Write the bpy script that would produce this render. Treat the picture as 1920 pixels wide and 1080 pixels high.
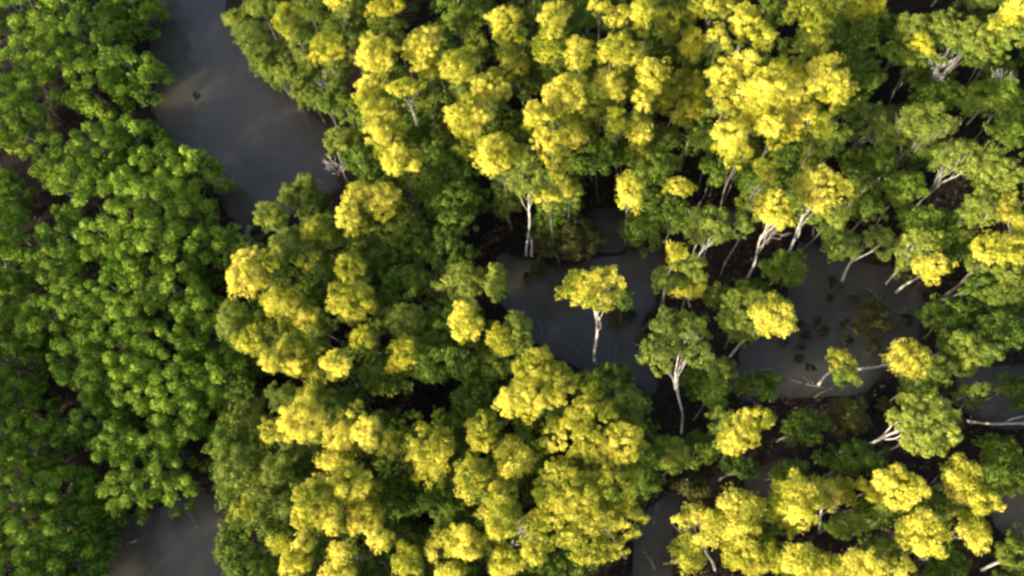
import bpy, math, random
import numpy as np
from mathutils import Vector, Quaternion, Matrix

for o in list(bpy.data.objects):
    bpy.data.objects.remove(o, do_unlink=True)
SC = bpy.context.scene
COL = SC.collection
random.seed(7)
RNG = np.random.default_rng(7)

# ------------------------------------------------------------------ camera, sky, sun, exposure
H = 40.0                      # flying height in metres
FPX = 1280.0                  # focal length in photo pixels (1920 wide)
NADIR = (1120.0, 1100.0)      # where the plumb line meets the picture
d_cam = Vector((NADIR[0] - 960, -(NADIR[1] - 540), -FPX)).normalized()
ROT = d_cam.rotation_difference(Vector((0, 0, -1)))
cam = bpy.data.cameras.new('camera')
cam.sensor_width = 36.0
cam.lens = 36.0 * FPX / 1920.0
cam.clip_end = 3000
cam.clip_start = 0.5
cam_o = bpy.data.objects.new('camera', cam)
COL.objects.link(cam_o)
cam_o.location = (0, 0, H)
cam_o.rotation_mode = 'QUATERNION'
cam_o.rotation_quaternion = ROT
SC.camera = cam_o

SUN_EL = math.radians(19)
SUN_XY = Vector((-0.76, -0.65)).normalized()          # horizontal direction towards the sun
sun_dir = Vector((SUN_XY.x * math.cos(SUN_EL), SUN_XY.y * math.cos(SUN_EL), math.sin(SUN_EL)))
world = bpy.data.worlds.new('World')
SC.world = world
world.use_nodes = True
wn = world.node_tree
sky = wn.nodes.new('ShaderNodeTexSky')
sky.sky_type = 'NISHITA'
sky.sun_disc = False
sky.sun_elevation = SUN_EL
sky.sun_rotation = math.atan2(SUN_XY.x, SUN_XY.y)
sky.air_density = 0.8
sky.dust_density = 4.0
sky.ozone_density = 0.4
bg = wn.nodes['Background']
bg.inputs['Strength'].default_value = 0.15
wn.links.new(sky.outputs['Color'], bg.inputs['Color'])
sl = bpy.data.lights.new('sun', 'SUN')
sl.energy = 3.4
sl.angle = math.radians(0.5)
sl.color = (1.0, 0.91, 0.71)
so = bpy.data.objects.new('sun', sl)
COL.objects.link(so)
so.rotation_mode = 'QUATERNION'
so.rotation_quaternion = (-sun_dir).to_track_quat('-Z', 'Y')
SC.view_settings.view_transform = 'Standard'
SC.view_settings.look = 'None'
SC.view_settings.gamma = 1
SC.view_settings.exposure = 1.82
SC.cycles.filter_width = 2.8
SC.cycles.max_bounces = 6
SC.cycles.transparent_max_bounces = 4


def at(px, py, z):
    d = ROT @ Vector((px - 960, -(py - 540), -FPX))
    t = (z - H) / d.z
    return Vector((d.x * t, d.y * t, z))


def depth_of(p):
    return -(ROT.inverted() @ (Vector(p) - Vector((0, 0, H)))).z


def to_px(x, y, z):
    q = ROT.inverted() @ Vector((x, y, z - H))
    return (960 + FPX * q.x / -q.z, 540 - FPX * q.y / -q.z)


def inside(poly, x, y):
    c = False
    j = len(poly) - 1
    for i in range(len(poly)):
        xi, yi = poly[i]
        xj, yj = poly[j]
        if (yi > y) != (yj > y) and x < (xj - xi) * (y - yi) / (yj - yi) + xi:
            c = not c
        j = i
    return c


def edge_dist(poly, x, y):
    best = 1e9
    for i in range(len(poly)):
        ax, ay = poly[i - 1]
        bx, by = poly[i]
        dx, dy = bx - ax, by - ay
        t = max(0, min(1, ((x - ax) * dx + (y - ay) * dy) / (dx * dx + dy * dy + 1e-9)))
        best = min(best, math.hypot(x - ax - t * dx, y - ay - t * dy))
    return best


# ------------------------------------------------------------------ materials
def new_mat(name):
    m = bpy.data.materials.new(name)
    m.use_nodes = True
    nt = m.node_tree
    for n in list(nt.nodes):
        nt.nodes.remove(n)
    return m, nt, nt.nodes.new('ShaderNodeOutputMaterial')


def leaf_material(name, dark, mid, bright, translucent=0.35, shift=0.5, patch=1.7, scale=1.5):
    """Leaf colour varies from leaf to leaf, from tree to tree and in soft patches through a crown."""
    m, nt, out = new_mat(name)
    L = nt.links.new
    geo = nt.nodes.new('ShaderNodeNewGeometry')
    oi = nt.nodes.new('ShaderNodeObjectInfo')
    tc = nt.nodes.new('ShaderNodeTexCoord')
    nz = nt.nodes.new('ShaderNodeTexNoise')
    nz.inputs['Scale'].default_value = scale
    nz.inputs['Detail'].default_value = 2.0
    L(tc.outputs['Object'], nz.inputs['Vector'])
    a = nt.nodes.new('ShaderNodeMath'); a.operation = 'MULTIPLY_ADD'
    L(geo.outputs['Random Per Island'], a.inputs[0]); a.inputs[1].default_value = 0.6
    b = nt.nodes.new('ShaderNodeMath'); b.operation = 'MULTIPLY_ADD'
    L(nz.outputs['Fac'], b.inputs[0]); b.inputs[1].default_value = patch
    b.inputs[2].default_value = -0.5 * patch + shift - 0.25 - 0.2
    c = nt.nodes.new('ShaderNodeMath'); c.operation = 'MULTIPLY_ADD'
    L(oi.outputs['Random'], c.inputs[0]); c.inputs[1].default_value = 0.4
    L(b.outputs[0], c.inputs[2])
    L(c.outputs[0], a.inputs[2])
    r = nt.nodes.new('ShaderNodeValToRGB')
    e = r.color_ramp.elements
    e[0].position = 0.0; e[0].color = (*dark, 1)
    e[1].position = 1.0; e[1].color = (*bright, 1)
    k = e.new(0.5); k.color = (*mid, 1)
    L(a.outputs[0], r.inputs['Fac'])
    p = nt.nodes.new('ShaderNodeBsdfPrincipled')
    p.inputs['Roughness'].default_value = 0.5
    p.inputs['Specular IOR Level'].default_value = 0.10
    L(r.outputs['Color'], p.inputs['Base Color'])
    t = nt.nodes.new('ShaderNodeBsdfTranslucent')
    L(r.outputs['Color'], t.inputs['Color'])
    mx = nt.nodes.new('ShaderNodeMixShader')
    mx.inputs[0].default_value = translucent
    L(p.outputs[0], mx.inputs[1]); L(t.outputs[0], mx.inputs[2])
    L(mx.outputs[0], out.inputs['Surface'])
    return m


M = {}
M['golden'] = leaf_material('sunlit_golden_leaves', (0.10, 0.15, 0.014), (0.37, 0.36, 0.027), (0.76, 0.67, 0.105), 0.38, 0.54, 2.5, 0.7)  # paints crowns as sunlit, with greener patches for their shaded sides
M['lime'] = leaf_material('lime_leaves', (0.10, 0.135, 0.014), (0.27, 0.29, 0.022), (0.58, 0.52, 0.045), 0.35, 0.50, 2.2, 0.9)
M['olive'] = leaf_material('shaded_olive_leaves', (0.072, 0.105, 0.018), (0.150, 0.200, 0.028), (0.31, 0.34, 0.05), 0.35, 0.50)  # paints the yellow-green leaf as it looks in shade
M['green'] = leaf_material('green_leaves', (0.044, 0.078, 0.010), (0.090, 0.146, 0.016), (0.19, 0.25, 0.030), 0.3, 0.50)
M['mangrove'] = leaf_material('mangrove_leaves', (0.040, 0.085, 0.007), (0.108, 0.198, 0.013), (0.30, 0.39, 0.035), 0.25, 0.49, 2.2, 1.1)
M['weed'] = leaf_material('pond_weed', (0.012, 0.018, 0.010), (0.022, 0.030, 0.014), (0.05, 0.06, 0.02), 0.2, 0.50)
M['litter'] = leaf_material('leaf_litter', (0.012, 0.011, 0.008), (0.026, 0.022, 0.013), (0.050, 0.042, 0.020), 0.2, 0.50)
M['brown'] = leaf_material('brownish_leaves', (0.045, 0.050, 0.014), (0.085, 0.085, 0.022), (0.14, 0.14, 0.03), 0.3, 0.50)


def bark_material(name, c0, c1):
    m, nt, out = new_mat(name)
    L = nt.links.new
    tc = nt.nodes.new('ShaderNodeTexCoord')
    mp = nt.nodes.new('ShaderNodeMapping')
    mp.inputs['Scale'].default_value = (9, 9, 1.6)
    nz = nt.nodes.new('ShaderNodeTexNoise')
    nz.inputs['Scale'].default_value = 1.3; nz.inputs['Detail'].default_value = 5
    L(tc.outputs['Object'], mp.inputs['Vector']); L(mp.outputs[0], nz.inputs['Vector'])
    r = nt.nodes.new('ShaderNodeValToRGB')
    r.color_ramp.elements[0].position = 0.32; r.color_ramp.elements[0].color = (*c0, 1)
    r.color_ramp.elements[1].position = 0.62; r.color_ramp.elements[1].color = (*c1, 1)
    L(nz.outputs['Fac'], r.inputs['Fac'])
    p = nt.nodes.new('ShaderNodeBsdfPrincipled')
    p.inputs['Roughness'].default_value = 0.8
    L(r.outputs['Color'], p.inputs['Base Color'])
    bp = nt.nodes.new('ShaderNodeBump'); bp.inputs['Strength'].default_value = 0.4
    L(nz.outputs['Fac'], bp.inputs['Height']); L(bp.outputs[0], p.inputs['Normal'])
    L(p.outputs[0], out.inputs['Surface'])
    return m


M['pale_bark'] = bark_material('pale_bark', (0.17, 0.155, 0.135), (0.46, 0.43, 0.385))
M['grey_bark'] = bark_material('grey_bark', (0.16, 0.15, 0.135), (0.40, 0.38, 0.36))
M['dark_bark'] = bark_material('dark_bark', (0.05, 0.042, 0.034), (0.13, 0.11, 0.09))


def ground_material():
    m, nt, out = new_mat('wet_mud')
    L = nt.links.new
    tc = nt.nodes.new('ShaderNodeTexCoord')
    n1 = nt.nodes.new('ShaderNodeTexNoise'); n1.inputs['Scale'].default_value = 0.35; n1.inputs['Detail'].default_value = 6
    n2 = nt.nodes.new('ShaderNodeTexNoise'); n2.inputs['Scale'].default_value = 7.0; n2.inputs['Detail'].default_value = 5
    L(tc.outputs['Object'], n1.inputs['Vector']); L(tc.outputs['Object'], n2.inputs['Vector'])
    r = nt.nodes.new('ShaderNodeValToRGB')
    r.color_ramp.elements[0].position = 0.35; r.color_ramp.elements[0].color = (0.008, 0.007, 0.007, 1)
    r.color_ramp.elements[1].position = 0.68; r.color_ramp.elements[1].color = (0.022, 0.012, 0.009, 1)
    mxx = nt.nodes.new('ShaderNodeMix'); mxx.data_type = 'FLOAT'; mxx.inputs[0].default_value = 0.4
    L(n1.outputs['Fac'], mxx.inputs[2]); L(n2.outputs['Fac'], mxx.inputs[3])
    L(mxx.outputs[0], r.inputs['Fac'])
    p = nt.nodes.new('ShaderNodeBsdfPrincipled'); p.inputs['Roughness'].default_value = 0.85
    p.inputs['Specular IOR Level'].default_value = 0.12
    L(r.outputs['Color'], p.inputs['Base Color'])
    bp = nt.nodes.new('ShaderNodeBump'); bp.inputs['Strength'].default_value = 0.6; bp.inputs['Distance'].default_value = 0.1
    L(n2.outputs['Fac'], bp.inputs['Height']); L(bp.outputs[0], p.inputs['Normal'])
    L(p.outputs[0], out.inputs['Surface'])
    return m


def water_material():
    m, nt, out = new_mat('murky_water')
    L = nt.links.new
    tc = nt.nodes.new('ShaderNodeTexCoord')
    n1 = nt.nodes.new('ShaderNodeTexNoise'); n1.inputs['Scale'].default_value = 0.22; n1.inputs['Detail'].default_value = 6
    n1.inputs['Roughness'].default_value = 0.6
    n2 = nt.nodes.new('ShaderNodeTexNoise'); n2.inputs['Scale'].default_value = 2.2; n2.inputs['Detail'].default_value = 4
    L(tc.outputs['Object'], n1.inputs['Vector']); L(tc.outputs['Object'], n2.inputs['Vector'])
    r = nt.nodes.new('ShaderNodeValToRGB')
    r.color_ramp.elements[0].position = 0.3; r.color_ramp.elements[0].color = (0.044, 0.040, 0.036, 1)
    r.color_ramp.elements[1].position = 0.75; r.color_ramp.elements[1].color = (0.078, 0.071, 0.054, 1)
    n3 = nt.nodes.new('ShaderNodeTexNoise'); n3.inputs['Scale'].default_value = 1.1; n3.inputs['Detail'].default_value = 7
    n3.inputs['Roughness'].default_value = 0.7
    L(tc.outputs['Object'], n3.inputs['Vector'])
    mm = nt.nodes.new('ShaderNodeMix'); mm.data_type = 'FLOAT'; mm.inputs[0].default_value = 0.45
    L(n1.outputs['Fac'], mm.inputs[2]); L(n3.outputs['Fac'], mm.inputs[3])
    L(mm.outputs[0], r.inputs['Fac'])
    p = nt.nodes.new('ShaderNodeBsdfPrincipled')
    p.inputs['Roughness'].default_value = 0.12
    p.inputs['IOR'].default_value = 1.33
    p.inputs['Specular IOR Level'].default_value = 0.35
    p.subsurface_method = 'BURLEY'
    p.inputs['Subsurface Weight'].default_value = 1.0
    p.inputs['Subsurface Radius'].default_value = (1.0, 1.0, 1.0)
    p.inputs['Subsurface Scale'].default_value = 4.0
    L(r.outputs['Color'], p.inputs['Base Color'])
    bp = nt.nodes.new('ShaderNodeBump'); bp.inputs['Strength'].default_value = 0.12; bp.inputs['Distance'].default_value = 0.05
    L(n2.outputs['Fac'], bp.inputs['Height']); L(bp.outputs[0], p.inputs['Normal'])
    L(p.outputs[0], out.inputs['Surface'])
    return m


M['mud'] = ground_material()
M['water'] = water_material()

# ------------------------------------------------------------------ the setting: ground and water
CHANNEL = [(262, -200), (425, -200), (425, 30), (450, 90), (500, 150), (560, 195), (620, 245), (612, 300), (640, 350),
           (600, 375), (520, 415), (450, 430), (418, 390), (400, 345), (362, 300), (315, 255), (282, 205), (290, 150), (272, 40)]
POOL_SW = [(120, 1250), (135, 1010), (225, 965), (300, 955), (370, 915), (418, 940), (425, 1250)]
POND_MID = [(925, 470), (1050, 500), (1200, 470), (1245, 470), (1232, 560), (1195, 620), (1225, 700), (1245, 760),
            (1190, 720), (1120, 700), (1060, 680), (1000, 640), (935, 565)]
POND_EAST = [(1500, 440), (1560, 480), (1690, 505), (1735, 570), (1720, 640), (1620, 740), (1480, 745), (1395, 705),
             (1378, 660), (1480, 600), (1478, 520)]
POOL_S = [(1175, 1200), (1190, 975), (1250, 925), (1310, 930), (1265, 965), (1255, 1200)]
POOL_E = [(1790, 690), (2000, 680), (2000, 800), (1880, 805), (1800, 770)]
POOL_E2 = [(1850, 930), (2000, 900), (2000, 1030), (1870, 1000)]
POOL_M = [(1380, 900), (1470, 850), (1480, 880), (1430, 945)]
POOL_C = [(1110, 390), (1160, 390), (1170, 470), (1110, 470)]
WATERS = [CHANNEL, POOL_SW, POND_MID, POND_EAST, POOL_S, POOL_E, POOL_E2, POOL_M, POOL_C]


def mesh_obj(name, verts, faces, mat, parent=None, smooth=False):
    me = bpy.data.meshes.new(name)
    me.from_pydata([tuple(v) for v in verts], [], [tuple(f) for f in faces])
    me.materials.append(mat)
    if smooth:
        me.polygons.foreach_set('use_smooth', [True] * len(me.polygons))
    me.update()
    o = bpy.data.objects.new(name, me)
    COL.objects.link(o)
    if parent is not None:
        o.parent = parent
    return o


def fbm(x, y):
    s = 0
    for k, (a, b, c) in enumerate(((0.31, 0.17, 0.3), (-0.22, 0.41, 1.7), (0.73, 0.6, 4.1), (1.3, -0.9, 2.2))):
        s += math.sin(a * x + b * y + c) * 0.5 ** k
    return s


def build_ground():
    n = 150
    X = np.linspace(-56, 56, n); Y = np.linspace(-22, 68, n)
    xs = np.concatenate([[-600, -150, -85], X, [85, 150, 600]])
    ys = np.concatenate([[-600, -150, -50], Y, [95, 160, 600]])
    verts = []
    for y in ys:
        for x in xs:
            z = 0.16 + 0.10 * fbm(x, y)
            if -50 < x < 50 and -20 < y < 62:
                px, py = to_px(x, y, 0)
                for w in WATERS:
                    d = edge_dist(w, px, py)
                    if inside(w, px, py):
                        z = min(z, 0.05 - 0.55 * min(1, d / 22))
                        break
                    elif d < 14:
                        z = min(z, 0.05 + 0.15 * d / 14)
            verts.append((x, y, z))
    nx, ny = len(xs), len(ys)
    faces = [(j * nx + i, j * nx + i + 1, (j + 1) * nx + i + 1, (j + 1) * nx + i) for j in range(ny - 1) for i in range(nx - 1)]
    g = mesh_obj('ground', verts, faces, M['mud'], smooth=True)
    g['kind'] = 'structure'
    w = mesh_obj('water', [(-600, -600, 0), (600, -600, 0), (600, 600, 0), (-600, 600, 0)], [(0, 1, 2, 3)], M['water'])
    w['kind'] = 'structure'


build_ground()


# ------------------------------------------------------------------ leaves, crowns, trunks
def unit(v):
    return v / (np.linalg.norm(v, axis=1, keepdims=True) + 1e-9)


def leaf_arrays(c, nrm, ln, wd):
    """One small pointed leaf blade per row."""
    n = len(c)
    t = RNG.normal(size=(n, 3))
    t = unit(t - nrm * np.sum(t * nrm, axis=1, keepdims=True))
    b = np.cross(nrm, t)
    ln = ln[:, None]; wd = wd[:, None]
    v = np.empty((n, 3, 3))
    v[:, 0] = c + t * ln * 0.62
    v[:, 1] = c - t * ln * 0.38 + b * wd * 0.5
    v[:, 2] = c - t * ln * 0.38 - b * wd * 0.5
    return v.reshape(-1, 3)


def leaf_mesh(name, v, mat):
    n = len(v) // 3
    me = bpy.data.meshes.new(name)
    me.vertices.add(3 * n)
    me.vertices.foreach_set('co', v.astype(np.float32).ravel())
    me.loops.add(3 * n)
    me.loops.foreach_set('vertex_index', np.arange(3 * n, dtype=np.int32))
    me.polygons.add(n)
    me.polygons.foreach_set('loop_start', np.arange(0, 3 * n, 3, dtype=np.int32))
    me.polygons.foreach_set('loop_total', np.full(n, 3, dtype=np.int32))
    me.materials.append(mat)
    me.update(calc_edges=True)
    return me


def clumpy(lobes, clump_r=0.3, per_clump=34, cover=1.5, lo=-0.25, drop=0.12, leaf=0.17, flat=0.75, up=0.25, holes=0.55):
    """Leaf clumps spread over (and a little inside) the lobes of a crown. Returns leaf corners and clump centres."""
    out, centres = [], []
    for (cx, cy, cz, ax, ay, az) in lobes:
        area = 2 * math.pi * ((ax * ay + ax * az + ay * az) / 3) * (1 - lo * 0.6)
        n = max(6, int(cover * area / (math.pi * clump_r ** 2)))
        u = unit(RNG.normal(size=(n * 3, 3)))
        u = u[u[:, 2] > lo][:n]
        k = RNG.normal(size=(5, 3)) * 2.1
        ph = RNG.uniform(0, 6.28, 5)
        rad = 1 + 0.085 * np.sin(u @ k.T + ph).sum(axis=1)
        rad *= RNG.uniform(0.66, 1.10, len(u)) + 0.16 * (RNG.uniform(size=len(u)) > 0.86)
        keep = RNG.uniform(size=len(u)) > drop
        hole = np.sin(u @ (RNG.normal(size=3) * 3.5) + RNG.uniform(0, 6)) * np.sin(u @ (RNG.normal(size=3) * 3.0))
        keep &= hole < holes
        u, rad = u[keep], rad[keep]
        cc = u * rad[:, None] * np.array([ax, ay, az]) + np.array([cx, cy, cz])
        m = len(cc)
        cr = clump_r * RNG.uniform(0.55, 1.45, m)
        idx = np.repeat(np.arange(m), per_clump)
        w = unit(RNG.normal(size=(len(idx), 3)))
        w[:, 2] = np.where(w[:, 2] < -0.3, -w[:, 2], w[:, 2])
        off = w * (RNG.uniform(0.25, 1, len(idx)) ** 0.5 * cr[idx])[:, None]
        off[:, 2] *= flat
        pos = cc[idx] + off
        nrm = unit(0.6 * w + 0.35 * u[idx] + np.array([0, 0, up]) + 0.62 * RNG.normal(size=(len(idx), 3)))
        ln = leaf * RNG.uniform(0.7, 1.35, len(idx))
        out.append(leaf_arrays(pos, nrm, ln, ln * RNG.uniform(0.42, 0.62, len(idx))))
        centres.append(cc)
    return np.concatenate(out), np.concatenate(centres)


def tube(path, radii, sides=7):
    verts, faces = [], []
    path = [Vector(p) for p in path]
    for i, p in enumerate(path):
        d = (path[min(i + 1, len(path) - 1)] - path[max(i - 1, 0)]).normalized()
        a = d.cross(Vector((0.31, 0.9, 0.2))).normalized()
        b = d.cross(a)
        for k in range(sides):
            t = 2 * math.pi * k / sides
            verts.append(p + (a * math.cos(t) + b * math.sin(t)) * radii[i])
    for i in range(len(path) - 1):
        for k in range(sides):
            k2 = (k + 1) % sides
            faces.append((i * sides + k, i * sides + k2, (i + 1) * sides + k2, (i + 1) * sides + k))
    faces.append(tuple(range(sides))[::-1])
    faces.append(tuple((len(path) - 1) * sides + k for k in range(sides)))
    return verts, faces


def bent_path(a, b, n, wob, sag=0.0):
    a, b = Vector(a), Vector(b)
    L = (b - a).length
    p1, p2 = random.uniform(0, 6.28), random.uniform(0, 6.28)
    q = []
    for i in range(n):
        t = i / (n - 1)
        e = math.sin(math.pi * t) * wob * L
        q.append(a.lerp(b, t) + Vector((e * math.sin(p1 + 4.2 * t), e * math.sin(p2 + 3.7 * t), sag * L * math.sin(math.pi * t))))
    return q


def join(parts):
    V, F = [], []
    for v, f in parts:
        o = len(V)
        V += list(v)
        F += [tuple(i + o for i in ff) for ff in f]
    return V, F


def empty(name, loc, label, cat, group=None):
    o = bpy.data.objects.new(name, None)
    o.empty_display_size = 0.3
    COL.objects.link(o)
    o.location = loc
    o['label'] = label
    o['category'] = cat
    if group:
        o['group'] = group
    return o


def link_mesh(name, me, parent):
    o = bpy.data.objects.new(name, me)
    COL.objects.link(o)
    o.parent = parent
    return o


def make_tree(name, base, lobes_w, mat, bark, label, cat, group, tr=0.13, limbs=5, show_limbs=False, lower=None, lower_shade_mat=None, forkf=0.84, **kw):
    """lobes_w: crown lobes in world coordinates; base: foot of the trunk."""
    base = Vector(base)
    lobes = [(l[0] - base.x, l[1] - base.y, l[2] - base.z, l[3], l[4], l[5]) for l in lobes_w]
    root = empty(name, base, label, cat, group)
    v, cc = clumpy(lobes, **kw)
    link_mesh('crown', leaf_mesh('crown', v, mat), root)
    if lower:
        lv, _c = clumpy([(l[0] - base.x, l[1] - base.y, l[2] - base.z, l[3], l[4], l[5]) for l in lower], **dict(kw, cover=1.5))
        link_mesh('lower_foliage', leaf_mesh('lower_foliage', lv, lower_shade_mat), root)
    mx = sum(l[0] for l in lobes) / len(lobes); my = sum(l[1] for l in lobes) / len(lobes)
    zt = lobes[0][2] - lobes[0][5] * 0.1
    fork = Vector((mx * 0.8, my * 0.8, zt * forkf))
    path = bent_path((0, 0, -0.35), fork, 9, 0.018)
    path[1] = path[1].lerp(path[0], 0.5)
    rr = [tr * (1.3 if i == 0 else 1.1 if i == 1 else 1 - 0.45 * i / 8) for i in range(9)]
    parts = [tube(path, rr, 8)]
    hi = cc[cc[:, 2] > fork.z + 0.35]
    if len(hi) < limbs:
        hi = cc
    ends = hi[RNG.permutation(len(hi))[:limbs]]
    for k, e in enumerate(ends):
        st = path[-1 - (k % 4)].copy()
        pth = bent_path(st, Vector(e), 6, 0.05, 0.04)
        r0 = tr * random.uniform(0.26, 0.42)
        parts_l = tube(pth, [r0 * (1 - 0.75 * i / 5) for i in range(6)], 6)
        if show_limbs:
            # side twigs ride on their limb
            tw = [parts_l]
            for q in range(2):
                s = pth[2 + q]
                e2 = Vector(e) + Vector((random.uniform(-.5, .5), random.uniform(-.5, .5), random.uniform(-.1, .4)))
                tw.append(tube(bent_path(s, e2, 4, 0.08), [r0 * 0.5, r0 * 0.38, r0 * 0.25, r0 * 0.12], 5))
            V, F = join(tw)
            mesh_obj('limb', V, F, bark, root, True)
        else:
            parts.append(parts_l)
    V, F = join(parts)
    mesh_obj('trunk', V, F, bark, root, True)
    return root


# ------------------------------------------------------------------ the trees of the mixed stand
# kind, picture x, y, half width, half height (photo pixels), options: tb = where the trunk meets the ground, h = crown height
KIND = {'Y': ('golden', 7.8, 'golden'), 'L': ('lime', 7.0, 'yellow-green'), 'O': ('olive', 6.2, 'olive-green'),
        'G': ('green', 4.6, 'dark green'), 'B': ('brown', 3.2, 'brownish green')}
T = []


def add(kind, *rows, **kw):
    for r in rows:
        T.append((kind, *r[:4], dict(kw, **(r[4] if len(r) > 4 else {}))))


# stand along the channel and to its north
add('O', (445, 35, 26, 24), (474, 70, 28, 34), (492, 14, 38, 20), (482, 98, 28, 22), (500, 125, 18, 22), (530, 100, 28, 28),
    (578, 120, 26, 28), (534, 140, 26, 15), (576, 14, 28, 20), (635, 168, 22, 28), (572, 165, 30, 22), (640, 265, 35, 25), h=4.6)
add('G', (640, 60, 40, 32), (610, 195, 28, 20), (680, 300, 45, 26), (862, 35, 28, 30), (985, 130, 32, 30), (1095, 38, 26, 28),
    (860, 305, 42, 36), (850, 372, 58, 46), (1110, 300, 46, 30), (1225, 308, 44, 34), (1160, 285, 34, 24), (1340, 318, 26, 30),
    (1380, 325, 28, 20), (780, 250, 30, 44), (955, 70, 30, 28), (1330, 262, 36, 24), (990, 165, 24, 24))
add('L', (540, 35, 25, 42), (612, 92, 36, 30), (720, 15, 36, 24), (893, 78, 17, 20), (955, 62, 30, 28), (1030, 88, 32, 38),
    (1155, 228, 18, 30), (1255, 36, 26, 28), (1300, 80, 26, 34), (1520, 30, 44, 36), (1536, 76, 20, 26), (1540, 238, 28, 22),
    (690, 190, 26, 30), (1440, 318, 24, 26))
add('Y', (632, 4, 30, 12), (705, 100, 37, 38), (792, 88, 36, 46), (690, 160, 22, 18), (760, 165, 34, 18, dict(tb=(802, 318), lab='flat golden crown on a thin straight grey trunk in the stand')), (715, 228, 34, 50),
    (755, 302, 38, 30), (945, 35, 32, 22), (965, 115, 28, 20), (862, 128, 32, 38), (920, 160, 38, 38), (876, 216, 40, 42),
    (930, 287, 42, 42), (1045, 24, 26, 28), (1020, 30, 13, 16), (1042, 56, 13, 24), (1125, 5, 20, 12), (1085, 102, 27, 36),
    (1160, 30, 28, 22), (1165, 96, 44, 36), (1060, 175, 40, 38), (1101, 200, 18, 22), (1145, 160, 31, 36), (1010, 216, 30, 28),
    (1030, 260, 32, 24), (1076, 250, 28, 26), (1200, 245, 24, 28), (1210, 20, 25, 32), (1305, 8, 20, 14), (1336, 8, 14, 12),
    (1362, 12, 16, 14), (1395, 28, 28, 24), (1396, 52, 16, 14), (1351, 70, 19, 22), (1437, 60, 18, 16), (1220, 140, 32, 36),
    (1205, 190, 18, 20), (1355, 140, 28, 26), (1360, 186, 26, 22), (1396, 112, 28, 18), (1435, 165, 48, 46), (1480, 130, 34, 24),
    (1498, 168, 28, 20), (1546, 140, 36, 40), (1581, 170, 20, 22), (1450, 235, 28, 24), (1495, 210, 36, 30), (1370, 250, 28, 32),
    (1386, 286, 20, 14), (1050, 320, 24, 18), (1026, 364, 26, 18), (1070, 362, 18, 14))
add('Y', (1284, 180, 48, 58, dict(tb=(1240, 262), lab='large round golden crown, the fullest of the dense stand along the channel')),
    (1182, 356, 26, 38), (1270, 352, 28, 18, dict(tb=(1247, 418), lab='small golden crown on a thin pale trunk above dark mud')))
# north-east
add('L', (1620, 18, 40, 28), (1730, 84, 18, 28), h=5.6)
add('Y', (1912, 10, 24, 20))
add('O', (1895, 52, 32, 42), (1770, 52, 38, 40), (1830, 68, 28, 40), (1850, 6, 36, 14), (1710, 50, 26, 28), (1622, 228, 38, 44, dict(tb=(1585, 330), show=1, fork=0.6, tr=0.06, drop=0.3, limbs=8, lab='tall olive-green crown with fine pale branches beside the stand')), (1562, 255, 30, 30), (1885, 325, 40, 36))
add('G', (1600, 48, 36, 30), (1660, 50, 36, 34), (1720, 112, 26, 22), (1620, 142, 36, 30), (1740, 142, 46, 22), (1835, 182, 42, 36),
    (1770, 178, 40, 26), (1885, 190, 32, 40), (1895, 245, 34, 30), (1870, 130, 32, 28), (1690, 355, 38, 38), (1632, 390, 32, 26),
    (1740, 425, 52, 44), (1610, 310, 34, 36), (1570, 110, 28, 26), (1680, 100, 30, 24), h=3.6)
add('O', (1735, 232, 48, 36, dict(tb=(1640, 345), show=1, fork=0.6, tr=0.07, drop=0.32, limbs=9, lab='broad olive-green crown on a pale forked leaning trunk')),
    (1670, 256, 28, 24, dict(tb=(1610, 340), show=1, fork=0.6, tr=0.07, drop=0.32, limbs=9, lab='small olive-green crown on a thin pale leaning trunk')),
    (1808, 296, 52, 40, dict(tb=(1705, 402), show=1, fork=0.6, tr=0.07, drop=0.32, limbs=9, lab='wide flat olive-green crown on a long pale trunk with whitish fork')))
# west of the middle pond
add('O', (565, 366, 36, 34), (506, 402, 28, 28), (540, 455, 36, 30), (480, 478, 26, 22), (732, 440, 32, 28), (668, 455, 24, 26),
    (432, 600, 22, 40), (596, 628, 28, 28), (520, 738, 22, 30), (762, 600, 36, 30), (870, 530, 44, 32, dict(tb=(890, 578))),
    (930, 530, 20, 36), (620, 755, 26, 22), (970, 622, 26, 40), h=5.8)
add('L', (596, 432, 30, 28), (505, 490, 24, 30), (656, 500, 28, 28), (470, 636, 30, 30), (680, 632, 22, 18), (755, 665, 32, 32),
    (940, 636, 22, 28), (456, 955, 26, 22), (765, 1050, 26, 30), (577, 490, 20, 13))
add('Y', (460, 512, 34, 48), (665, 366, 20, 22), (712, 370, 36, 32), (654, 405, 20, 24), (673, 425, 18, 16), (655, 562, 44, 36),
    (530, 566, 42, 36), (576, 596, 22, 28), (555, 660, 32, 38), (508, 676, 22, 25), (630, 680, 28, 26), (585, 735, 26, 26),
    (876, 600, 26, 36), (565, 790, 45, 38), (510, 806, 20, 22), (640, 822, 30, 28), (730, 832, 16, 22), (655, 905, 38, 34),
    (590, 945, 38, 50), (620, 862, 26, 16), (617, 972, 24, 22), (685, 966, 32, 38), (520, 1016, 16, 14), (552, 1050, 25, 34),
    (566, 1010, 12, 14), (640, 1040, 20, 28), (632, 1072, 25, 14), (712, 1010, 20, 18), h=7.4)
add('Y', (662, 778, 24, 20), (692, 812, 26, 34), (806, 850, 42, 54, dict(lab='tall golden crown with bare grey twigs showing at its top')),
    h=7.4, drop=0.38, limbs=8)
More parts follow.
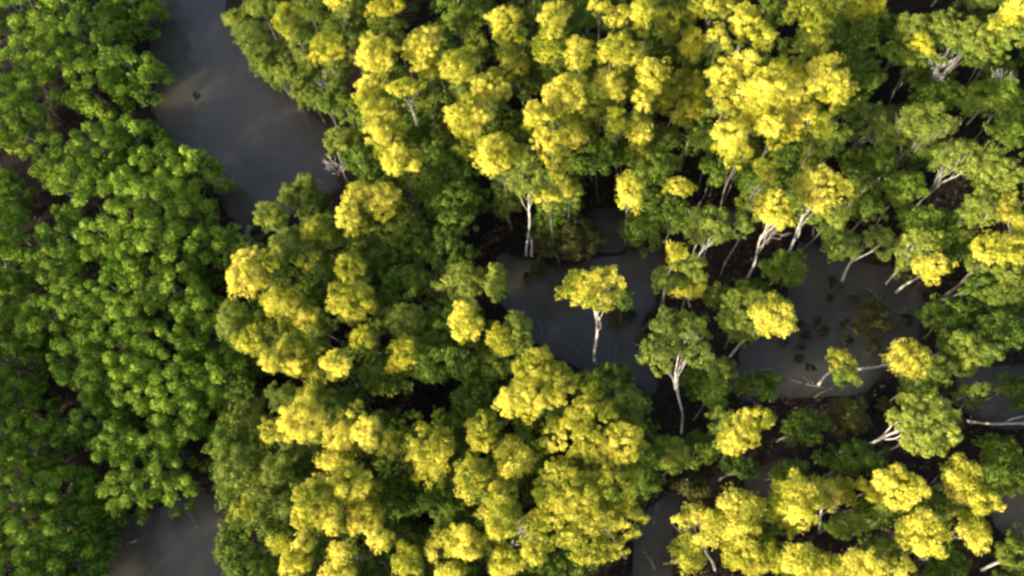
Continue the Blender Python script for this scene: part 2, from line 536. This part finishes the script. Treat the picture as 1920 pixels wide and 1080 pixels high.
add('G', (780, 452, 34, 48), (762, 532, 40, 30), (842, 482, 46, 30), (850, 425, 40, 28), (710, 706, 36, 32), (830, 615, 36, 58),
    (826, 682, 60, 34, dict(tb=(882, 724))), (930, 682, 30, 30), (890, 740, 30, 36), (700, 505, 30, 30), (720, 570, 26, 24),
    (430, 832, 40, 38), (752, 930, 52, 36), (610, 1030, 28, 26), (440, 1012, 32, 40), (462, 1062, 46, 30), (830, 935, 34, 30),
    (1040, 1050, 46, 26), (560, 500, 34, 22))
add('O', (442, 872, 36, 40), (490, 932, 30, 28), (530, 946, 18, 18), (520, 880, 30, 30), h=5.0)
# middle
add('O', (992, 338, 40, 36, dict(tb=(986, 480), lab='olive-green crown on a pale trunk that splits into two legs', twin=(998, 482))))
add('B', (1062, 442, 60, 52, dict(lab='low brownish shrub spreading beside the two-legged pale trunk')), (1300, 915, 30, 18), (1590, 780, 40, 30))
add('Y', (1108, 540, 60, 40, dict(tb=(1117, 682), lab='lone golden crown on a bare white trunk standing in the pond', show=1, drop=0.16, grow=0.76, tr=0.095,
         lobes=((-8, -6, 46, 30), (34, -4, 30, 32), (-44, 14, 22, 22), (4, 22, 46, 22), (20, -24, 26, 16), (22, 26, 26, 16)))),
    (1005, 722, 66, 64, dict(lab='big dense golden crown with a stepped outline beside the pond', h=8.2,
         lobes=((0, -30, 34, 34), (38, -2, 28, 34), (0, 10, 44, 36), (-40, 32, 28, 32), (-14, 46, 24, 18)))),
    (1100, 790, 68, 66, dict(lab='golden crown with an olive flank beneath the lone white-trunked tree', h=8.0,
         lobes=((6, -62, 18, 20), (10, -8, 40, 34), (-24, 28, 44, 38), (20, 48, 40, 26), (70, 42, 30, 34)))),
    (1100, 955, 105, 82, dict(lab='largest golden crown, broad and many-lobed, beside the narrow dark pool', h=7.8, tb=(1178, 1050),
         lobes=((-40, -45, 44, 40), (52, -42, 42, 46), (-42, 22, 62, 48), (10, 74, 46, 28), (66, 20, 34, 34), (0, -10, 50, 44)))),
    (905, 806, 28, 36), (966, 856, 36, 36), (885, 896, 30, 40), (940, 956, 40, 54), (870, 1016, 40, 32), (950, 1052, 32, 30),
    (1000, 1040, 20, 22), (812, 1020, 12, 25), (846, 1072, 26, 14))
add('O', (1170, 765, 42, 54, dict(h=7.2, lab='smooth olive-green dome leaning against the golden crown by the pond')))
add('G', (1150, 702, 36, 18), (1310, 842, 36, 30), (1390, 872, 36, 24), (1425, 722, 40, 26), (1215, 890, 22, 26),
    (1340, 740, 26, 30), (1170, 560, 14, 22))
add('G', (1350, 560, 30, 26), (1470, 505, 40, 34), (1400, 545, 34, 22), h=2.4)
# east group round the ponds
add('Y', (1450, 390, 36, 38, dict(tb=(1400, 528), show=1, fork=0.66, lab='golden crown on a pale trunk whose limbs fork over dark water')),
    (1536, 350, 44, 46, dict(tb=(1477, 478), show=1, fork=0.66, lab='golden crown with a green rim on a pale forked trunk by the pond')),
    (1268, 475, 16, 28), (1286, 540, 38, 20, dict(tb=(1296, 575))),
    (1448, 594, 38, 42, dict(tb=(1368, 668), show=1, lab='half golden, half green crown on a slanting pale trunk')),
    (1400, 806, 52, 40, dict(h=7.5, lab='bright golden crown with pink-brown twigs above dark shrubs',
        lobes=((18, -18, 32, 22), (-8, 8, 40, 26), (-30, 22, 24, 26)))),
    (1706, 676, 42, 38, dict(tb=(1602, 692), lab='compact golden crown on a pale trunk reaching over the pond', show=1)),
    (1575, 680, 22, 24, dict(tb=(1535, 722), lab='tiny golden crown on a thin trunk slanting from the pond')),
    (1872, 380, 36, 36, dict(tb=(1790, 468), show=1, lab='golden crown on a thick tan trunk slanting from dark shrubs')),
    (1866, 466, 42, 28, dict(lab='flat golden crown below the tan slanting trunk')), (1914, 440, 14, 40),
    (1746, 502, 32, 32, dict(tb=(1680, 548), lab='round golden crown on a short trunk beside the eastern pond', show=1)))
add('O', (1330, 422, 42, 40, dict(tb=(1290, 562), show=1, fork=0.66, lab='olive crown with crooked whitish limbs beside the twin ponds')),
    (1250, 522, 24, 26), (1300, 505, 26, 24), (1405, 405, 20, 22), (1500, 362, 26, 34), (1562, 402, 30, 26),
    (1285, 640, 50, 50, dict(tb=(1279, 815), show=1, fork=0.72, drop=0.16, tr=0.07, limbs=4, lab='open crown on a tall white trunk with one long side limb',
        lobes=((-38, -30, 24, 30), (0, -14, 36, 40), (-52, 30, 26, 30), (20, 18, 26, 26)))),
    (1400, 585, 48, 44), (1612, 458, 58, 34, dict(tb=(1580, 527), show=1, lab='two-headed olive crown on a short white trunk in the pond',
        lobes=((-36, 4, 34, 34), (38, -4, 26, 28)))),
    (1352, 696, 26, 28), (1350, 790, 22, 24), (1735, 792, 60, 58, dict(tb=(1565, 848), show=1, lab='round olive crown on a long white trunk leaning almost level')),
    (1835, 380, 24, 26), (1820, 655, 36, 36), (1866, 660, 13, 17), (1835, 730, 16, 14), (1592, 704, 18, 16), (1762, 690, 24, 26),
    (1905, 512, 34, 30, dict(tb=(1760, 562), lab='olive crown on a long grey trunk slanting over shrubs', show=1)), (1890, 552, 42, 24))
add('G', (1512, 802, 38, 32), (1780, 592, 46, 36), (1850, 540, 46, 28), (1880, 620, 40, 34), (1790, 640, 30, 24), (1600, 860, 60, 30),
    (1880, 882, 36, 44), (1480, 890, 34, 26))
add('G', (1895, 722, 30, 20), (1868, 838, 34, 22), (1812, 748, 24, 18), (1925, 760, 26, 24), h=2.2)
add('L', (1752, 808, 18, 40))
add('O', (1975, 800, 34, 34, dict(tb=(1808, 786), lab='crown past the frame edge on a long white level trunk', show=1)))
# south-east
add('Y', (1310, 986, 42, 40, dict(h=7.8, drop=0.3, tb=(1345, 1075), show=1, fork=0.66, lab='golden crown with white forked limbs showing through')),
    (1290, 1040, 30, 34, dict(drop=0.35)), (1390, 970, 44, 50),
    (1404, 1036, 56, 40), (1492, 936, 44, 44), (1556, 920, 46, 30, dict(tb=(1538, 1005), show=1, fork=0.66, lab='flat golden crown on a whitish Y-forked trunk')),
    (1550, 1066, 40, 24), (1500, 1050, 38, 30), (1690, 910, 44, 38), (1806, 896, 34, 40), (1842, 936, 30, 26),
    (1736, 1000, 44, 40), (1826, 992, 28, 36), (1690, 1060, 18, 14), (1622, 1060, 40, 28))
add('O', (1680, 950, 36, 16, dict(tb=(1600, 1002))), (1262, 850, 30, 34), (1910, 1040, 32, 48, dict(tb=(1840, 1072))), (1770, 950, 26, 22), (1650, 1030, 30, 24),
    (1590, 985, 28, 22))


def region_phrase(px, py):
    if px < 660 and py < 345: return 'on the wide channel bank', 'trees on the channel bank'
    if py < 345 and px < 1600: return 'in the stand by the channel', 'trees of the dense sunlit stand'
    if px >= 1560 and py < 470: return 'behind the eastern pond', 'trees behind the eastern pond'
    if px < 1000 and py < 760: return 'between thicket and middle pond', 'trees between thicket and middle pond'
    if px < 1200: return 'in the southern stand', 'trees of the southern stand'
    if py > 860: return 'across the narrow dark pool', 'trees across the narrow dark pool'
    return 'scattered around the eastern pond', 'trees around the eastern pond'


def px_lobes(px, py, rx, ry, h, lobes=None, grow=1.0):
    res = []
    for (dx, dy, ax, ay) in (lobes or ((0, 0, rx, ry),)):
        p = at(px + dx, py + dy, h + random.uniform(-0.25, 0.25))
        s = depth_of(p) / FPX
        a, b = ax * s, ay * s
        res.append((p.x, p.y, p.z, a * grow, b * grow * 0.98, 0.62 * min(a, b) + 0.25 * max(a, b)))
    return res


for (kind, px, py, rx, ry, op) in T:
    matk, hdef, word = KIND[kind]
    show = bool(op.get('show'))
    if 'tb' in op:
        base = at(*op['tb'], 0.0)
        if 'h' in op:
            h = op['h']
        else:
            h = min((((at(px, py, z).xy - base.xy).length, z) for z in np.arange(3.5, 12.6, 0.25)))[1]
    else:
        h = op.get('h', hdef) + random.uniform(-0.9, 0.9)
        c = at(px, py, h)
        base = Vector((c.x + random.uniform(-.5, .5), c.y + random.uniform(-.5, .5), 0.0))
    lob = px_lobes(px, py, rx, ry, h, op.get('lobes'), op.get('grow', 1.04 if kind in 'YL' else 1.06))
    if not op.get('lobes') and max(rx, ry) > 24:
        # break the single dome into a main lobe and smaller shoulders
        (x, y, z, a, b, c), = lob
        lob = [(x, y, z, a * 0.80, b * 0.80, c * 0.85)]
        n = 3 if max(rx, ry) < 34 else 5
        t0 = random.uniform(0, 6.28)
        for k in range(n):
            t = t0 + 6.283 * k / n + random.uniform(-.35, .35)
            f = random.uniform(0.38, 0.52)
            lob.append((x + math.cos(t) * a * (1 - f) * 1.02, y + math.sin(t) * b * (1 - f) * 1.02, z + random.uniform(-.3, .1) * c,
                        a * f, b * f, c * f * 1.15))
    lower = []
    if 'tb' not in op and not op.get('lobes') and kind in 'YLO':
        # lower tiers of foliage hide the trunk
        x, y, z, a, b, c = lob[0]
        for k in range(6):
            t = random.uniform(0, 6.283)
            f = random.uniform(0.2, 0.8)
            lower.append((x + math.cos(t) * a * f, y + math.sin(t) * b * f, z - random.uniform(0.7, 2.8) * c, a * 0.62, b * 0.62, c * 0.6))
    bark = M['pale_bark'] if 'tb' in op else M['dark_bark']
    size = max(rx, ry)
    if op.get('lab'):
        label, grp = op['lab'], None
    else:
        where, grp = region_phrase(px, py)
        sz = 'small' if size < 24 else 'medium' if size < 37 else 'large'
        shp = 'wide' if rx > 1.14 * ry else 'tall' if ry > 1.14 * rx else 'round'
        wet = min(edge_dist(w, px, py) for w in WATERS) < 50
        nb = sum(1 for k in T if k[0] in 'YL' and 0 < (k[1] - px) ** 2 + (k[2] - py) ** 2 < 75 ** 2)
        edge = 'near the water' if wet else 'among golden neighbours' if nb > 2 else 'with few golden neighbours'
        label = f'{sz} {shp} {word} crown, {edge}, {where}'
        grp = f'{sz} {shp} {word} {grp}, {edge}'
    kw = dict(clump_r=random.uniform(0.16, 0.26), per_clump=56, cover=2.0, leaf=random.uniform(0.082, 0.105), drop=op.get('drop', random.choice((0.05, 0.1, 0.15, 0.28))))
    if kind == 'O' and px > 1250 and 'drop' not in op:
        kw.update(drop=0.3, clump_r=0.17)   # thin, feathery crowns
    if op.get('lobes'):
        kw.update(clump_r=0.18, leaf=0.085, cover=2.3, drop=op.get('drop', 0.05), holes=0.8)
    if kind in 'GB':
        kw.update(clump_r=0.24, leaf=0.125)
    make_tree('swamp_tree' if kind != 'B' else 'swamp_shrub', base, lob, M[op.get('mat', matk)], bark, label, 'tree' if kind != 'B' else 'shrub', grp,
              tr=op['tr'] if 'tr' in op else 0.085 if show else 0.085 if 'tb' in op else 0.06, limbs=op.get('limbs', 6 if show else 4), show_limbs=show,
              forkf=op.get('fork', 0.84), lower=lower, lower_shade_mat=M[{'Y': random.choice(('lime', 'lime', 'olive')), 'L': 'olive', 'O': 'green'}.get(kind, 'green')], **kw)  # greener leaves on the lower tiers paint the shade below the crown
    if op.get('twin'):
        root = bpy.data.objects[-1] if False else [o for o in COL.objects if o.get('label') == label][0]
        b2 = at(*op['twin'], 0.0) - base
        V, F = tube(bent_path(b2 + Vector((0, 0, -0.3)), Vector((lob[0][0] - base.x, lob[0][1] - base.y, h * 0.5)) * 0.55, 6, 0.03), [0.13, .12, .11, .1, .1, .09], 7)
        mesh_obj('trunk', V, F, bark, root, True)

# ------------------------------------------------------------------ rounded mangrove thickets
THICKETS = [
    ('upper', [(-120, -140), (250, -140), (285, 40), (298, 100), (286, 148), (236, 184), (130, 202), (58, 226), (5, 272), (-120, 290)],
     'in the thicket at the channel mouth'),
    ('main', [(190, 206), (262, 201), (335, 240), (385, 285), (420, 370), (430, 450), (425, 560), (440, 640), (492, 700), (480, 780),
              (400, 800), (372, 860), (372, 930), (330, 975), (260, 995), (195, 985), (160, 930), (135, 850), (118, 790), (120, 735),
              (70, 700), (40, 640), (30, 560), (42, 430), (38, 330), (58, 264), (120, 222)],
     'in the big rounded thicket'),
    ('lower', [(-120, 700), (-10, 722), (70, 748), (95, 800), (135, 860), (150, 940), (140, 1200), (-120, 1200)],
     'in the thicket beside the lower pool'),
    ('edge', [(-120, 320), (36, 305), (36, 470), (30, 600), (44, 712), (-120, 690)],
     'in the narrow thicket across the dark gap'),
]


def poisson(poly, r, margin=0):
    xs = [p[0] for p in poly]; ys = [p[1] for p in poly]
    pts = []
    for _ in range(9000):
        x = random.uniform(min(xs), max(xs)); y = random.uniform(min(ys), max(ys))
        if not inside(poly, x, y) or edge_dist(poly, x, y) < margin:
            continue
        if all((x - a) ** 2 + (y - b) ** 2 > r * r for a, b in pts):
            pts.append((x, y))
    return pts


def mangrove_meshes(h, R, rim):
    """Crown and trunk of one mangrove: rosettes of glossy leaves standing on the shoulders of a dome."""
    out, cen = [], []
    for k in range(60):
        a = random.uniform(0, 6.283); q = math.sqrt(random.uniform(0, 1))
        x, y = R * q * math.cos(a), R * q * math.sin(a)
        if any((x - u[0]) ** 2 + (y - u[1]) ** 2 < (0.49 * R) ** 2 for u in cen):
            continue
        cen.append((x, y, h + 0.35 * R * (1 - q * q) - 0.45 * R * q ** 3 + random.uniform(-0.45, 0.45)))
    ntop = len(cen)
    for k in range(30 if rim else 4):   # foliage hanging towards the water
        a = random.uniform(0, 6.283)
        cen.append((R * math.cos(a), R * math.sin(a), random.uniform(0.35, max(0.5, h - 0.5 * R))))
    for k in range(12):                 # filling foliage further down
        a = random.uniform(0, 6.283); q = math.sqrt(random.uniform(0, 1))
        cen.append((R * q * math.cos(a), R * q * math.sin(a), h - random.uniform(0.6, 1.1) * R))
    for i, (x, y, z) in enumerate(cen):
        rr = random.uniform(0.34, 0.56)
        m = int(260 * rr / 0.5) if i < ntop else 100
        w = unit(RNG.normal(size=(m, 3)))
        w[:, 2] = np.abs(w[:, 2]) - 0.3 * RNG.uniform(size=m)
        w = unit(w)
        pos = np.array([x, y, z]) + w * (rr * RNG.uniform(0.5, 1.08, m))[:, None]
        nrm = unit(0.75 * w + np.array([0, 0, 0.3]) + 0.45 * RNG.normal(size=(m, 3)))
        ln = (0.15 if i < ntop else 0.22) * RNG.uniform(0.7, 1.3, m)
        out.append(leaf_arrays(pos, nrm, ln, ln * 0.5))
    crown = leaf_mesh('crown', np.concatenate(out), M['mangrove'])
    parts = [tube(bent_path((0, 0, -0.3), (0, 0, h * 0.75), 6, 0.05), [0.12, .1, .09, .08, .07, .05], 6)]
    for k in range(5):   # prop roots and limbs
        a = random.uniform(0, 6.283)
        parts.append(tube(bent_path((0.9 * math.cos(a), 0.9 * math.sin(a), -0.3), (0, 0, 1.0), 5, 0.05, 0.25), [.035] * 5, 5))
        parts.append(tube(bent_path((0, 0, h * 0.5), cen[k * 2 % ntop], 5, 0.06), [.06, .05, .04, .03, .02], 5))
    V, F = join(parts)
    t = mesh_obj('trunk', V, F, M['dark_bark'], None, True)
    tm = t.data
    bpy.data.objects.remove(t)
    return crown, tm


MANGROVES = {rim: [mangrove_meshes(4.5 if not rim else 3.6, 1.6, rim) for _ in range(9)] for rim in (False, True)}


def make_mangrove(px, py, h, rad_px, label, grp, rim=False):
    c = at(px, py, h)
    R = rad_px * depth_of(c) / FPX
    root = empty('mangrove_tree', (c.x, c.y, 0), label, 'mangrove', grp)
    k = R / 1.6
    root.scale = (k, k, h / (4.5 if not rim else 3.6))
    root.rotation_euler = (0, 0, random.uniform(0, 6.283))
    cm, tm = random.choice(MANGROVES[rim])
    link_mesh('crown', cm, root)
    link_mesh('trunk', tm, root)


for nm, poly, where in THICKETS:
    for (x, y) in poisson(poly, 60, 40 if nm in ('upper', 'main') else 20):
        if not (-60 < x < 560 and -60 < y < 1140):
            continue
        d = edge_dist(poly, x, y)
        h = 3.0 + 2.0 * min(1, d / 130) + random.uniform(-0.35, 0.35)
        edge = d < 45
        tallness = 'tall' if h > 4.4 else 'low' if h < 3.7 else 'middling'
        lab = f'{tallness} dark green mangrove {"on the rim of" if edge else "deep within"} {where[3:]}'
        make_mangrove(x, y, h, random.uniform(40, 47), lab, lab.replace('dark green ', ''), d < 60)

# ------------------------------------------------------------------ understorey between the crowns
GAPS = [(1285, 770, 62), (815, 15, 42), (1000, 185, 22), (960, 200, 30), (1150, 345, 42), (1310, 375, 70), (1380, 370, 40), (945, 420, 55), (780, 735, 60),
        (720, 750, 40), (850, 725, 40), (1030, 830, 34), (1690, 190, 26), (1800, 240, 26), (1730, 120, 12), (1650, 120, 24), (1670, 400, 30),
        (1490, 80, 22), (560, 860, 22), (600, 870, 24), (780, 975, 30), (690, 890, 20), (1330, 790, 36), (1230, 920, 40), (1650, 730, 50),
        (1330, 900, 30), (1640, 470, 40), (1860, 740, 50), (1840, 840, 40), (1760, 860, 30), (20, 300, 30), (90, 720, 46), (1480, 1000, 24),
        (1600, 900, 20), (985, 1020, 18), (1540, 60, 8), (1640, 170, 18), (90, 1000, 20), (330, 200, 20)]
REGION = [(430, -60), (1980, -60), (1980, 1140), (430, 1140), (440, 720), (445, 440), (640, 350), (620, 250), (450, 90)]
SHRUBS = []
for si in range(16):
    r = 1.15
    lob = [(random.uniform(-.45, .45) * r, random.uniform(-.45, .45) * r, 4.0 + random.uniform(-.3, .3), r * .62, r * .6, r * .55) for _ in range(4)]
    lob += [(random.uniform(-.6, .6) * r, random.uniform(-.6, .6) * r, 2.6 + random.uniform(-.5, .5), r * .6, r * .6, r * .6) for _ in range(3)]
    v, cc = clumpy(lob, clump_r=0.25, per_clump=32, cover=1.5, leaf=0.135)
    cm = leaf_mesh('crown', v, M['olive' if si % 5 in (1, 3) else 'green'])
    fork = Vector((0, 0, 2.6))
    parts = [tube(bent_path((0, 0, -0.3), fork, 7, 0.04), [.08, .07, .065, .06, .055, .05, .045], 6)]
    for e in cc[RNG.permutation(len(cc))[:4]]:
        parts.append(tube(bent_path(fork * 0.9, Vector(e), 5, 0.06), [.04, .035, .03, .02, .012], 5))
    V, F = join(parts)
    t = mesh_obj('trunk', V, F, M['grey_bark'], None, True)
    SHRUBS.append((cm, t.data, 'olive-green' if si % 5 in (1, 3) else 'dark green'))
    bpy.data.objects.remove(t)

for (x, y) in poisson(REGION, 48):
    if any(inside(w, x, y) or edge_dist(w, x, y) < 30 for w in WATERS):
        continue
    if any((x - a) ** 2 + (y - b) ** 2 < (r * 0.85) ** 2 for a, b, r in GAPS):
        continue
    if x > 1240 and y > 400 and random.random() < 0.7:
        continue
    if x > 1560 and y < 400 and random.random() < 0.35:
        continue
    if any(k[0] in 'GBO' and (x - k[1]) ** 2 + (y - k[2]) ** 2 < (0.75 * max(k[3], k[4])) ** 2 for k in T):
        continue
    if any(k[0] in 'YL' and max(k[3], k[4]) > 40 and (x - k[1]) ** 2 + (y - k[2]) ** 2 < (0.5 * max(k[3], k[4])) ** 2 for k in T):
        continue
    h = random.uniform(2.4, 4.8)
    c = at(x, y, h)
    where, grp = region_phrase(x, y)
    R = random.uniform(30, 42) * depth_of(c) / FPX
    tall = 'tall' if h > 3.7 else 'low'
    wet = min(edge_dist(w, x, y) for w in WATERS) < 60
    near = sorted((x - k[1]) ** 2 + (y - k[2]) ** 2 for k in T if k[0] == 'Y')[:1]
    beside = 'at the water edge' if wet else 'beneath golden crowns' if near and near[0] < 45 ** 2 else 'in an open gap'
    cm, tm, hue = random.choice(SHRUBS)
    root = empty('understorey_shrub', (c.x, c.y, 0), f'{tall} {hue} shrub {beside} {where}', 'shrub', f'{tall} {hue} shrubs {beside}, {grp}')
    root.scale = (R / 1.15, R / 1.15, h / 4.0)
    root.rotation_euler = (0, 0, random.uniform(0, 6.283))
    link_mesh('crown', cm, root)
    link_mesh('trunk', tm, root)

# ------------------------------------------------------------------ seedlings and weed tufts standing in the ponds
TUFTS = [(1500, 610, 10), (1512, 628, 9), (1500, 650, 8), (1530, 600, 9), (1545, 622, 10), (1600, 560, 9), (1575, 545, 8), (1560, 530, 9),
         (1635, 590, 26), (1620, 620, 18), (1655, 610, 16), (1555, 560, 8), (1590, 612, 12), (1498, 672, 8), (1520, 690, 8), (1640, 650, 14),
         (1010, 505, 14), (990, 520, 10), (1160, 600, 16), (1150, 585, 14), (1180, 590, 12), (1660, 760, 14), (1620, 755, 12), (368, 180, 8),
         (1590, 640, 10), (1470, 640, 8), (1205, 640, 14), (1700, 600, 12)]
for (x, y, r) in TUFTS:
    h = 0.25 + r * 0.015
    c = at(x, y, h)
    s = depth_of(c) / FPX
    big = r > 13
    where = 'eastern' if x > 1300 else 'middle'
    if x < 500:
        lab = 'lone dark tuft standing in the wide channel'
    else:
        lab = f'{"low dark bush" if big else "tiny dark seedling tuft"} standing in the {where} pond'
    root = empty('mangrove_seedling', (c.x, c.y, 0), lab, 'seedling', None if x < 500 else lab[lab.index('dark'):])
    v, cc = clumpy([(0, 0, h, r * s, r * s, r * s * 0.6)], clump_r=0.13, per_clump=34, cover=2.4, leaf=0.08, drop=0.05, holes=2)
    link_mesh('crown', leaf_mesh('crown', v, M['brown'] if big else M['weed']), root)
    V, F = tube([(0, 0, -0.3), (0.02, 0, h * .5), (0, 0.02, h)], [.03, .025, .015], 5)
    mesh_obj('stem', V, F, M['dark_bark'], root, True)

# ------------------------------------------------------------------ bare grey shrubs
BARE = [(618, 148, 24, 4.0, 'bare grey twiggy shrub on the channel bank'),
        (1772, 118, 30, 4.5, 'bare grey twiggy shrub in the dark gap of the far stand'),
        (1232, 846, 22, 4.5, 'bare grey twigs beside a yellowing shrub by the narrow pool'),
        (452, 432, 26, 2.5, 'bare grey branches leaning over the channel end'),
        (632, 300, 24, 3.0, 'bare pale branches reaching over the channel bend'),
        (1880, 150, 20, 4.5, 'bare grey twigs in the stand by the far corner'),
        (975, 1002, 22, 7.5, 'bare pinkish twigs between golden crowns of the southern stand')]
for (x, y, r, h, lab) in BARE:
    c = at(x, y, h)
    s = depth_of(c) / FPX
    root = empty('bare_shrub', (c.x, c.y, 0), lab, 'shrub')
    V, F = tube(bent_path((0, 0, -0.3), (0, 0, h * 0.8), 6, 0.04), [.08, .07, .065, .06, .05, .045], 6)
    mesh_obj('trunk', V, F, M['grey_bark'], root, True)
    for k in range(9):
        a = random.uniform(0, 6.283)
        R = r * s * random.uniform(0.6, 1.15)
        e = Vector((R * math.cos(a), R * math.sin(a), h + random.uniform(-0.2, 0.5)))
        pth = bent_path((0, 0, h * random.uniform(0.6, 0.8)), e, 6, 0.1)
        tw = [tube(pth, [.045, .04, .032, .025, .018, .01], 5)]
        for q in range(4):
            st = pth[2 + q % 3]
            e2 = st + (e - st) * 0.7 + Vector((random.uniform(-.4, .4), random.uniform(-.4, .4), random.uniform(-.1, .3)))
            tw.append(tube(bent_path(st, e2, 4, 0.1), [.022, .018, .014, .008], 4))
        V, F = join(tw)
        mesh_obj('branch', V, F, M['grey_bark'], root, True)

# ------------------------------------------------------------------ unseen forest added outside the picture to shade the left thickets
def surrounding_forest():
    lob = []
    for _ in range(5200):
        x = random.uniform(-64, 52); y = random.uniform(-34, 70)
        z = random.uniform(4.5, 7.5) if x < -22 else random.uniform(4.0, 8.0)  # left heights set by how much sun should reach the thickets
        px, py = to_px(x, y, z + 1.5)
        q, _q = to_px(x, y, 0)
        if -110 < px < 2060 and -110 < py < 1190:
            continue
        if any(inside(w, *to_px(x, y, 0)) for w in WATERS):
            continue
        if all((x - a[0]) ** 2 + (y - a[1]) ** 2 > 1.85 ** 2 for a in lob):
            r = random.uniform(1.2, 1.9)
            lob.append((x, y, z, r, r, r * 0.8))
    v, _ = clumpy(lob, clump_r=0.45, per_clump=16, cover=1.1, leaf=0.36)
    o = bpy.data.objects.new('surrounding_forest', leaf_mesh('surrounding_forest', v, M['green']))
    COL.objects.link(o)
    o['kind'] = 'stuff'
    o['label'] = 'unseen dark green forest added around the swamp for shade'
    o['category'] = 'forest'


surrounding_forest()
open('/tmp/tris.txt','w').write(str( sum(len(m.polygons) for m in bpy.data.meshes) * 2))

# undergrowth: ferns, fallen leaves and sprouts on the mud between the trunks
def undergrowth():
    n = 110000
    P = np.column_stack([RNG.uniform(-44, 42, n), RNG.uniform(-16, 52, n)])
    Hh = 0.5 + 0.5 * np.sin(P[:, 0] * 1.1 + 1.3 * np.sin(P[:, 1] * 0.7)) * np.sin(P[:, 1] * 0.9 + 1.1 * np.sin(P[:, 0] * 0.6))
    z = 0.2 + RNG.uniform(0, 1, n) * 1.1 * Hh
    q = ROT.inverted().to_matrix()
    R = np.array(q)
    W = np.column_stack([P, z - H]) @ R.T
    px = 960 + FPX * W[:, 0] / -W[:, 2]; py = 540 - FPX * W[:, 1] / -W[:, 2]
    ok = (px > -100) & (px < 2020) & (py > -100) & (py < 1180)
    for poly in WATERS + [[(-100, 150), (320, 150), (320, 240), (60, 300), (60, 760), (160, 800), (160, 900), (-100, 900)]]:
        ins = np.zeros(n, bool)
        j = len(poly) - 1
        for i in range(len(poly)):
            xi, yi = poly[i]; xj, yj = poly[j]
            if yi != yj:
                ins ^= ((yi > py) != (yj > py)) & (px < (xj - xi) * (py - yi) / (yj - yi) + xi)
            j = i
        ok &= ~ins
    c = np.column_stack([P, z])[ok]
    m = len(c)
    nr = unit(np.array([0, 0, 0.9]) + 0.6 * RNG.normal(size=(m, 3)))
    ln = 0.24 * RNG.uniform(0.6, 1.3, m)
    o = bpy.data.objects.new('undergrowth', leaf_mesh('undergrowth', leaf_arrays(c, nr, ln, ln * 0.5), M['litter']))
    COL.objects.link(o)
    o['kind'] = 'stuff'
    o['label'] = 'dark brownish undergrowth and fallen leaves on the mud between trunks'
    o['category'] = 'undergrowth'


undergrowth()

# ------------------------------------------------------------------ fallen branches lying in the shallows
FALLEN = [(985, 560, 30, 0.3, 'middle pond'), (1075, 655, 34, 2.6, 'middle pond'), (1160, 650, 26, 1.2, 'middle pond'), (1010, 610, 22, 2.0, 'middle pond'),
          (1560, 600, 34, 0.5, 'eastern pond'), (1650, 560, 40, 2.4, 'eastern pond'), (1440, 690, 30, 0.1, 'eastern pond'), (1520, 720, 36, 2.9, 'eastern pond'),
          (1600, 690, 26, 1.0, 'eastern pond'), (1690, 590, 24, 0.8, 'eastern pond'), (590, 330, 30, 2.4, 'wide channel'),
          (260, 1010, 26, 0.4, 'lower pool'), (360, 970, 24, 2.2, 'lower pool'),
          (1230, 960, 24, 1.3, 'narrow dark pool'), (1215, 1040, 28, 2.0, 'narrow dark pool'), (1850, 740, 30, 0.3, 'pool at the forest edge')]
for (x, y, r, a, where) in FALLEN:
    c = at(x, y, 0.03)
    Lh = r * depth_of(c) / FPX
    d = Vector((math.cos(a), math.sin(a), 0))
    root = empty('fallen_branch', (c.x, c.y, 0), f'thin dark fallen branch lying in the {where}', 'branch', f'fallen branches in the {where}')
    pth = bent_path(-d * Lh + Vector((0, 0, -0.02)), d * Lh + Vector((0, 0, 0.08)), 8, 0.05)
    V, F = tube(pth, [.06, .058, .052, .046, .04, .032, .024, .012], 6)
    mesh_obj('stem', V, F, M['dark_bark'], root, True)
    for k in range(4):
        st = pth[2 + k]
        side = Vector((-d.y, d.x, 0)) * random.choice((-1, 1))
        e = st + (d * random.uniform(0.3, 0.6) + side * random.uniform(0.3, 0.7)) * Lh * 0.7 + Vector((0, 0, random.uniform(0.0, 0.2)))
        V, F = tube(bent_path(st, e, 5, 0.08), [.028, .024, .02, .014, .008], 5)
        mesh_obj('twig', V, F, M['dark_bark'], root, True)
